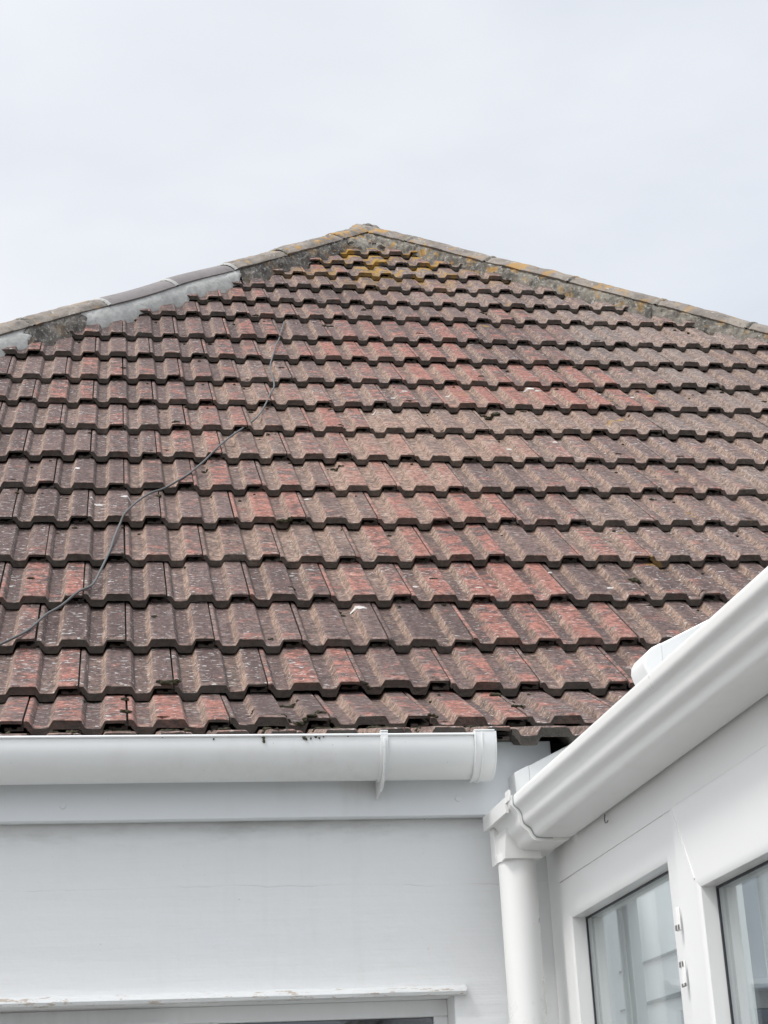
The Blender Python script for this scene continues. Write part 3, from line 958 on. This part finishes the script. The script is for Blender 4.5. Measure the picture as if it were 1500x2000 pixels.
# slanting weld seam seen on the door's near upper mitre
g = CG()
g.hexa([(0.6135, 0.006, -0.122), (0.6165, 0.006, -0.1205), (0.680, 0.006, -0.2345), (0.677, 0.006, -0.2365)], [(0.6135, 0.0072, -0.122), (0.6165, 0.0072, -0.1205), (0.680, 0.0072, -0.2345), (0.677, 0.0072, -0.2365)])
g.obj('mitre_weld', M_pvc, dl, smooth=0)
hg = CG()
def hinge(z1, z0, first):
    h = CG()
    h.box(0.592, 0.6095, 0.0065, 0.0092, z0, z1)
    h.cyl((0.6035, 0.0085, z0), (0.6035, 0.0085, z1), 0.0030, seg=14)
    o = h.obj('hinge', M_pvc, dl, bevel=0.0012)
    s = CG()
    zz = z0 if first else z1 - 0.009
    s.box(0.5935, 0.6065, 0.0093, 0.0112, zz + 0.001, zz + 0.0085)
    s.obj('hinge_pin_cap', M_steel, o)
    if not first:
        s = CG(); s.box(0.5945, 0.6095, 0.0093, 0.0108, z0 - 0.001, z0 + 0.004); s.obj('hinge_screw', M_steel, o)
hinge(-0.263, -0.296, True)
hinge(-0.339, -0.374, False)
hinge(-1.70, -1.74, False)
# second leaf further out, off to the right
d2, J2 = frame(1.425, 2.235, GZ + 0.06, -0.1195, 0.08, 0.066, 0.118, 0.10, -0.05, 0.006, 0.030, 'door', M_pvc, cons, 0.011)
d2['label'] = 'second door leaf nearer the camera, outside the view'
glazing(J2, -0.023, d2, 'd2')
g = CG(); g.box(2.24, UE, -0.06, 0.0, GZ, -0.1185)
g.box(UE, UE + 0.06, -2.6, 0.0, GZ, -0.03)
g.obj('end_panel', M_pvc, cons)
# ---- ogee gutter
OG = [(0.1075, 0.0135), (0.1092, 0.0120), (0.1093, -0.0042), (0.1050, -0.0080), (0.0995, -0.0122), (0.0962, -0.0180), (0.0950, -0.0245), (0.0948, -0.0300), (0.0930, -0.0352), (0.0875, -0.0400), (0.0815, -0.0440), (0.0785, -0.0495), (0.0770, -0.0550), (0.0715, -0.0604), (0.0600, -0.0615), (0.0420, -0.0618), (0.0120, -0.0618), (0.0055, -0.0590), (0.0040, -0.0500), (0.0040, 0.0130)]
def resample(P, n):
    P = [Vector(p) for p in P]
    L = [0]
    for i in range(1, len(P)): L.append(L[-1] + (P[i] - P[i - 1]).length)
    out = []
    for k in range(n):
        s = L[-1] * k / (n - 1)
        j = max(i for i in range(len(L)) if L[i] <= s + 1e-9); j = min(j, len(P) - 2)
        f = (s - L[j]) / (L[j + 1] - L[j])
        out.append(P[j].lerp(P[j + 1], f))
    return out
def smooth_poly(P, n=60, it=2):
    Q = resample(P, n)
    for _ in range(it):
        Q = [Q[0]] + [(Q[i - 1] + Q[i] * 2 + Q[i + 1]) / 4 for i in range(1, len(Q) - 1)] + [Q[-1]]
    return [tuple(q) for q in Q]
og = smooth_poly(OG, 90, 2)
g = CG()
g.sweep(shell(og, -0.0026), [lambda a, b, u=u: (u, a, b) for u in np.linspace(0.124, UE + 0.1, 30)])
cg = g.obj('gutter', M_ogee, cons, smooth=50)
cg['label'] = 'white ogee gutter running along the conservatory eaves'
# running outlet at the house end: thicker ogee body, top band, square stop end, spigot
g = CG()
def grow(P, e):
    return [(a + (e if a > 0.05 else 0) + 0.0, b - (e if b < -0.04 else 0)) for a, b in P]
o1 = smooth_poly([(a + 0.0045, b - 0.0035 if b < -0.03 else b - 0.001) for a, b in OG], 64, 2)
g.sweep(shell(o1, -0.0065), [lambda a, b, u=u: (u, a, b) for u in (-0.054, 0.112)])
o2 = smooth_poly([(a + 0.0065, b - 0.0055 if b < -0.03 else b) for a, b in OG], 64, 2)
g.sweep(shell(o2, -0.0085), [lambda a, b, u=u: (u, a, b) for u in (0.112, 0.1235)])
g.sweep([(a, b) for a, b in o1], [lambda a, b, u=u: (u, a, b) for u in (-0.058, -0.054)])           # end plate
g.box(-0.062, 0.100, 0.1125, 0.1185, -0.0125, 0.0140)                                              # clip band on the front
g.box(0.100, 0.1235, 0.1135, 0.1175, 0.004, 0.0225)
g.box(-0.0565, -0.030, 0.045, 0.1085, -0.0790, -0.0120)
g.hexa([(-0.0555, 0.106, -0.0785), (0.029, 0.106, -0.0785), (0.029, 0.038, -0.0785), (-0.0555, 0.038, -0.0785)], [(-0.0555, 0.1035, -0.026), (0.034, 0.1025, -0.026), (0.034, 0.045, -0.026), (-0.0555, 0.045, -0.026)])
ou = g.obj('gutter_outlet', M_ogee, cg, smooth=40, bevel=0.0016)
g = CG()
o3 = smooth_poly([(a + 0.0016, b - 0.0012 if b < -0.03 else b) for a, b in OG[:16]], 90, 2)
g.sweep(shell(o3, -0.0016), [lambda a, b, u=u: (u, a, b) for u in (0.1237, 0.1248)])
g.obj('union_gap_shade', M_trim, cg)  # dark strip standing in for the shadow in the union gap
g = CG(); g.cyl((-0.011, 0.0745, -0.0800), (-0.011, 0.0745, -0.066), 0.0365, seg=40); g.obj('outlet_collar', M_ogee, cg)
# little wire clip hanging under the gutter
g = CG(); g.tube([(0.30, 0.004, -0.060), (0.302, 0.006, -0.070), (0.307, 0.0065, -0.0755), (0.314, 0.0065, -0.0765), (0.319, 0.006, -0.0745)], 0.0011); g.obj('wire_clip', M_steel, cg)
# ---- downpipe
g = CG()
g.cyl((-0.011, 0.0745, GZ + 0.05), (-0.011, 0.0745, -0.072), 0.0335, seg=48)
dp = g.obj('downpipe', M_ogee, cons, smooth=30)
g = CG()
g.cyl((-0.011, 0.0745, -1.05), (-0.011, 0.0745, -1.02), 0.0365, seg=40)
g.box(-0.115, -0.030, 0.060, 0.088, -1.05, -1.02)
g.obj('pipe_clip', M_pvc, dp)
# ---- glazing bars rising over the gutter, with end caps
SL = 0.49
def bar(u0, u1, zt, rounded):
    H = 0.062
    g = CG()
    def st(wv, zo=0): return zt + (0.06 - wv) * SL + zo
    wa, wb = (0.023 if rounded else 0.032), -2.55
    g.hexa([(u0, wa, st(wa)), (u1, wa, st(wa)), (u1, wa, st(wa, -H)), (u0, wa, st(wa, -H))], [(u0, wb, st(wb)), (u1, wb, st(wb)), (u1, wb, st(wb, -H)), (u0, wb, st(wb, -H))])
    b = g.obj('glazing_bar', M_pvc, cons, bevel=0.002)
    c = CG()
    e = 0.0012
    if rounded:
        pr = [(0.0305, st(0.0305, 0.001)), (0.046, st(0.046, 0.0008)), (0.054, st(0.054, -0.002)), (0.0595, st(0.0595, -0.008)), (0.061, st(0.061, -0.018)), (0.058, st(0.058, -0.030)), (0.054, st(0.054, -0.042)), (0.053, st(0.053, -H - .01)), (0.0305, st(0.0305, -H - .01))]
        pr = [(a - 0.009, b_ + 0.0044) for a, b_ in pr]
    else:
        pr = [(0.0325, st(0.0325, 0.0008)), (0.0600, st(0.0600, 0.0005)), (0.0608, st(0.0608, -0.003)), (0.0600, st(0.06, -0.025)), (0.0590, -0.0), (0.0325, 0.0)]
    c.sweep(pr, [lambda a, b_, u=u: (u, a, b_) for u in (u0 - e, u1 + e)])
    c.obj('end_cap', M_pvc, b, bevel=0.0025 if rounded else 0.001, smooth=50 if rounded else 30)
bar(-0.095, -0.032, 0.0905, False)
bar(0.628, 0.690, 0.0925, True)
bar(1.345, 1.407, 0.0925, True)
bar(2.06, 2.122, 0.0925, True)
g = CG()
for a, b in ((-0.032, 0.628), (0.690, 1.345), (1.407, 2.06), (2.122, UE)):
    z = lambda wv, o: 0.040 + (0.06 - wv) * SL + o
    g.hexa([(a, 0.028, z(0.028, 0)), (b, 0.028, z(0.028, 0)), (b, 0.028, z(0.028, -.02)), (a, 0.028, z(0.028, -.02))], [(a, -2.5, z(-2.5, 0)), (b, -2.5, z(-2.5, 0)), (b, -2.5, z(-2.5, -.02)), (a, -2.5, z(-2.5, -.02))])
g.obj('roof_panel', M_poly, cons, smooth=0)
# ---- inside: painted house wall with the sloping wall plate, seen through the panes
g = G()
g.box(0.845, 1.085, 0.018, 0.026, GZ, 0.02)
iw = g.obj('inner_wall', M_inner, cons, smooth=0)
for (xa, za), (xb, zb), h0, h1 in (((0.93, -0.2647), (1.084, -0.2127), 0.004, 0.006), ((0.925, -0.333), (1.084, -0.292), 0.003, 0.011)):
    g = G(); g.hexa([(xa, 0.0178, za), (xa, 0.0178, za - h0), (xa, 0.012, za - h0), (xa, 0.012, za)], [(xb, 0.0178, zb), (xb, 0.0178, zb - h1), (xb, 0.012, zb - h1), (xb, 0.012, zb)])
    g.obj('sloping_trim', M_trim, iw, smooth=0)
# doorway from the house into the conservatory: dark glazed door with pale curtain edges
g = G(); g.box(1.085, 2.0, 0.022, 0.030, GZ, -0.02); idr = g.obj('inner_door', M_bluegrey, cons, smooth=0)
for xa, xb in ((1.088, 1.100), (1.138, 1.149), (1.163, 1.181)):
    g = G(); g.box(xa, xb, 0.014, 0.0215, GZ, -0.04); g.obj('curtain_edge', M_blind, idr, smooth=0)
g = G(); g.box(1.150, 2.0, 0.0165, 0.0215, GZ, -0.302); g.obj('lower_panel', M_dark, idr, smooth=0)
g = G(); g.box(2.0, 3.4, 0.018, 0.026, GZ, 0.02); g.obj('inner_wall', M_inner, cons, smooth=0)

# ================================================================== BLINDS inside the glass
def slats(name, label, us, wv, wid, z0, z1):
    o = thing(name, label, 'blind', CT((us[0], wv, z0)))
    for u in us:
        g = CG()
        a = R(38)
        du, dw = wid / 2 * math.cos(a), wid / 2 * math.sin(a)
        g.hexa([(u - du, wv - dw, z0), (u + du, wv + dw, z0), (u + du, wv + dw + 0.0012, z0), (u - du, wv - dw + 0.0012, z0)], [(u - du, wv - dw, z1), (u + du, wv + dw, z1), (u + du, wv + dw + 0.0012, z1), (u - du, wv - dw + 0.0012, z1)])
        g.obj('slat', M_blind, o, smooth=0)
    g = CG(); g.box(us[0] - 0.06, us[-1] + 0.06, wv - 0.02, wv + 0.02, z1, z1 + 0.03); g.obj('head_rail', M_pvc, o)
    return o
slats('vertical_blind', 'pale vertical blind drawn aside behind the fixed pane near the downpipe', [0.075, 0.105, 0.135], -0.085, 0.05, -1.45, -0.165)
slats('vertical_blind', 'pale vertical blind drawn aside behind the hinged door glass', [0.70, 0.735], -0.085, 0.05, -2.1, -0.225)

# ================================================================== CABLE on the roof
CP = [(13, .136, .673), (12, .263, .643), (12, .13, .62), (12, .003, .601), (11, .173, .577), (11, .053, .567), (11, .0, .568), (10, .196, .568), (10, .08, .545), (9, .224, .511), (9, .077, .474), (8, .306, .427), (8, .17, .377), (8, .03, .327), (7, .246, .286), (7, .1, .234), (7, .0, .195), (6, .281, .156), (6, .225, .118), (6, .129, .081), (6, .015, .045), (5, .267, .03), (5, .109, .014), (5, .0, .003), (4, .161, -.02), (4, .061, -.038), (4, .0, -.07), (3, .235, -.108), (3, .16, -.141), (3, .072, -.172), (3, .002, -.203), (2, .20, -.28), (2, .06, -.40), (1, .2, -.55), (1, .0, -.72)]
pts = []
for i, (c, s, x) in enumerate(CP):
    hh = RH + 0.0062
    if s > 0.1: hh += 0.006
    if i == 0: s += 0.17; hh = RH - 0.002; c, s, x = 13, 0.285, 0.69
    pts.append(Vector(rpt(c, s, x, hh)))
def catmull(P, k=5):
    out = []
    for i in range(len(P) - 1):
        a, b, c, d = P[max(i - 1, 0)], P[i], P[i + 1], P[min(i + 2, len(P) - 1)]
        for j in range(k):
            f = j / k
            out.append(0.5 * ((2 * b) + (c - a) * f + (2 * a - 5 * b + 4 * c - d) * f * f + (3 * b - a - 3 * c + d) * f ** 3))
    return out + [P[-1]]
g = G(); g.tube(catmull(pts), 0.0030, 10)
cb = g.obj('cable', M_cable)
cb['label'] = 'loose grey cable trailing down across the roof tiles'; cb['category'] = 'cable'

# ================================================================== MOSS on the tiles
MOSS = [((2, .012, .138), 11), ((2, .02, .115), 7), ((1, .219, .387), 10), ((1, .225, .366), 8), ((1, .04, .425), 9), ((1, .006, .405), 10), ((1, .002, .38), 9), ((1, .013, .356), 7), ((1, .082, .037), 9), ((1, .24, .04), 8), ((0, .21, .075), 13), ((0, .17, .062), 9), ((0, .17, -.059), 9), ((0, .16, -.10), 8), ((0, .149, -.024), 9), ((0, .15, .155), 9), ((0, .2, .47), 9), ((0, .206, .486), 7), ((0, .17, .515), 8), ((2, .0, .56), 6), ((6, .01, .475), 9), ((6, .006, .49), 7), ((9, .202, 1.295), 11), ((9, .258, 1.270), 7), ((4, .123, 1.351), 10), ((7, .26, .677), 6), ((7, .241, .697), 6), ((6, .232, .14), 6), ((1, .103, .843), 7), ((1, .256, .835), 9), ((1, .187, .867), 7), ((1, .004, .649), 7), ((0, .18, .0), 7), ((0, .14, .30), 8), ((0, .16, .22), 8), ((0, .19, .40), 7), ((0, .15, .60), 7), ((0, .12, .66), 9)]
for k in range(120):
    MOSS.append(((0, rng.uniform(.12, .27), rng.uniform(-.5, .78)), rng.uniform(2.0, 7)))
for k in range(170):
    c = int(rng.integers(1, 19)); MOSS.append(((c, rng.uniform(0.24, 0.275), rng.uniform(-.4, 2.4)), rng.uniform(1.2, 3.9)))
for k in range(34):
    c = int(rng.integers(1, 15)); MOSS.append(((c, rng.uniform(0.0, 0.27), rng.uniform(-.4, 2.4)), rng.uniform(4.0, 6.0)))
vs = []; fs = []
ico = bmesh.new(); bmesh.ops.create_icosphere(ico, subdivisions=3, radius=1.0)
iv = [v.co.copy() for v in ico.verts]; iff = [[v.index for v in f.verts] for f in ico.faces]
ico.free()
for (c, s, x), rp in MOSS:
    if abs(x - APEX.x) > HK[-1] * (APEX.y - T[c][0]) - 0.30: continue
    R0 = rp * 0.00095 * (1 + 0.06 * c)
    nb = 1 if rp < 4 else 9
    for b in range(nb):
        r = R0 * (1 if nb == 1 else rng.uniform(0.22, 0.62))
        xx = x + (0 if nb == 1 else rng.normal() * R0 * 0.75); ss = max(0.0, s + (0 if nb == 1 else rng.normal() * R0 * 0.4))
        ctr = Vector(rpt(c, ss, xx, prof_h(xx) + r * 0.3))
        k0 = len(vs); sx = rng.uniform(0.8, 1.6); ph = rng.random() * 30
        for p in iv:
            q = 1 + 0.5 * noise.noise(p * 1.6 + Vector((ph, 0, 0))) + 0.45 * noise.noise(p * 5.5 + Vector((0, ph, 0)))
            vs.append((ctr.x + p.x * r * q * sx, ctr.y + p.y * r * q, ctr.z + p.z * r * q * 0.75))
        fs += [tuple(i + k0 for i in f) for f in iff]
# crumbs and drips that fell on the gutter lip
for x, zz, r in ((0.2785, .142, .0028), (0.2787, .138, .0020), (0.2790, .134, .0024), (0.351, .1405, .003), (0.363, .139, .0018), (0.372, .142, .0022), (0.378, .1395, .0016), (0.386, .142, .0014), (0.355, .1375, .002), (-0.01, .1455, .002), (0.43, .143, .0016), (0.47, .1455, .002), (0.10, .1435, .0014), (0.19, .139, .0014)):
    k0 = len(vs); ph = rng.random() * 30
    for p in iv:
        q = 1 + 0.5 * noise.noise(p * 1.5 + Vector((ph, 0, 0)))
        vs.append((x + p.x * r * q, YC - 0.0595 + p.y * r * 0.45, zz + p.z * r * q * 1.2))
    fs += [tuple(i + k0 for i in f) for f in iff]
ms = link('moss', vs, fs, M_moss, None, smooth=60)
ms['kind'] = 'stuff'; ms['label'] = 'dark dry moss and crumbs lodged on the tiles and gutter lip'; ms['category'] = 'moss'
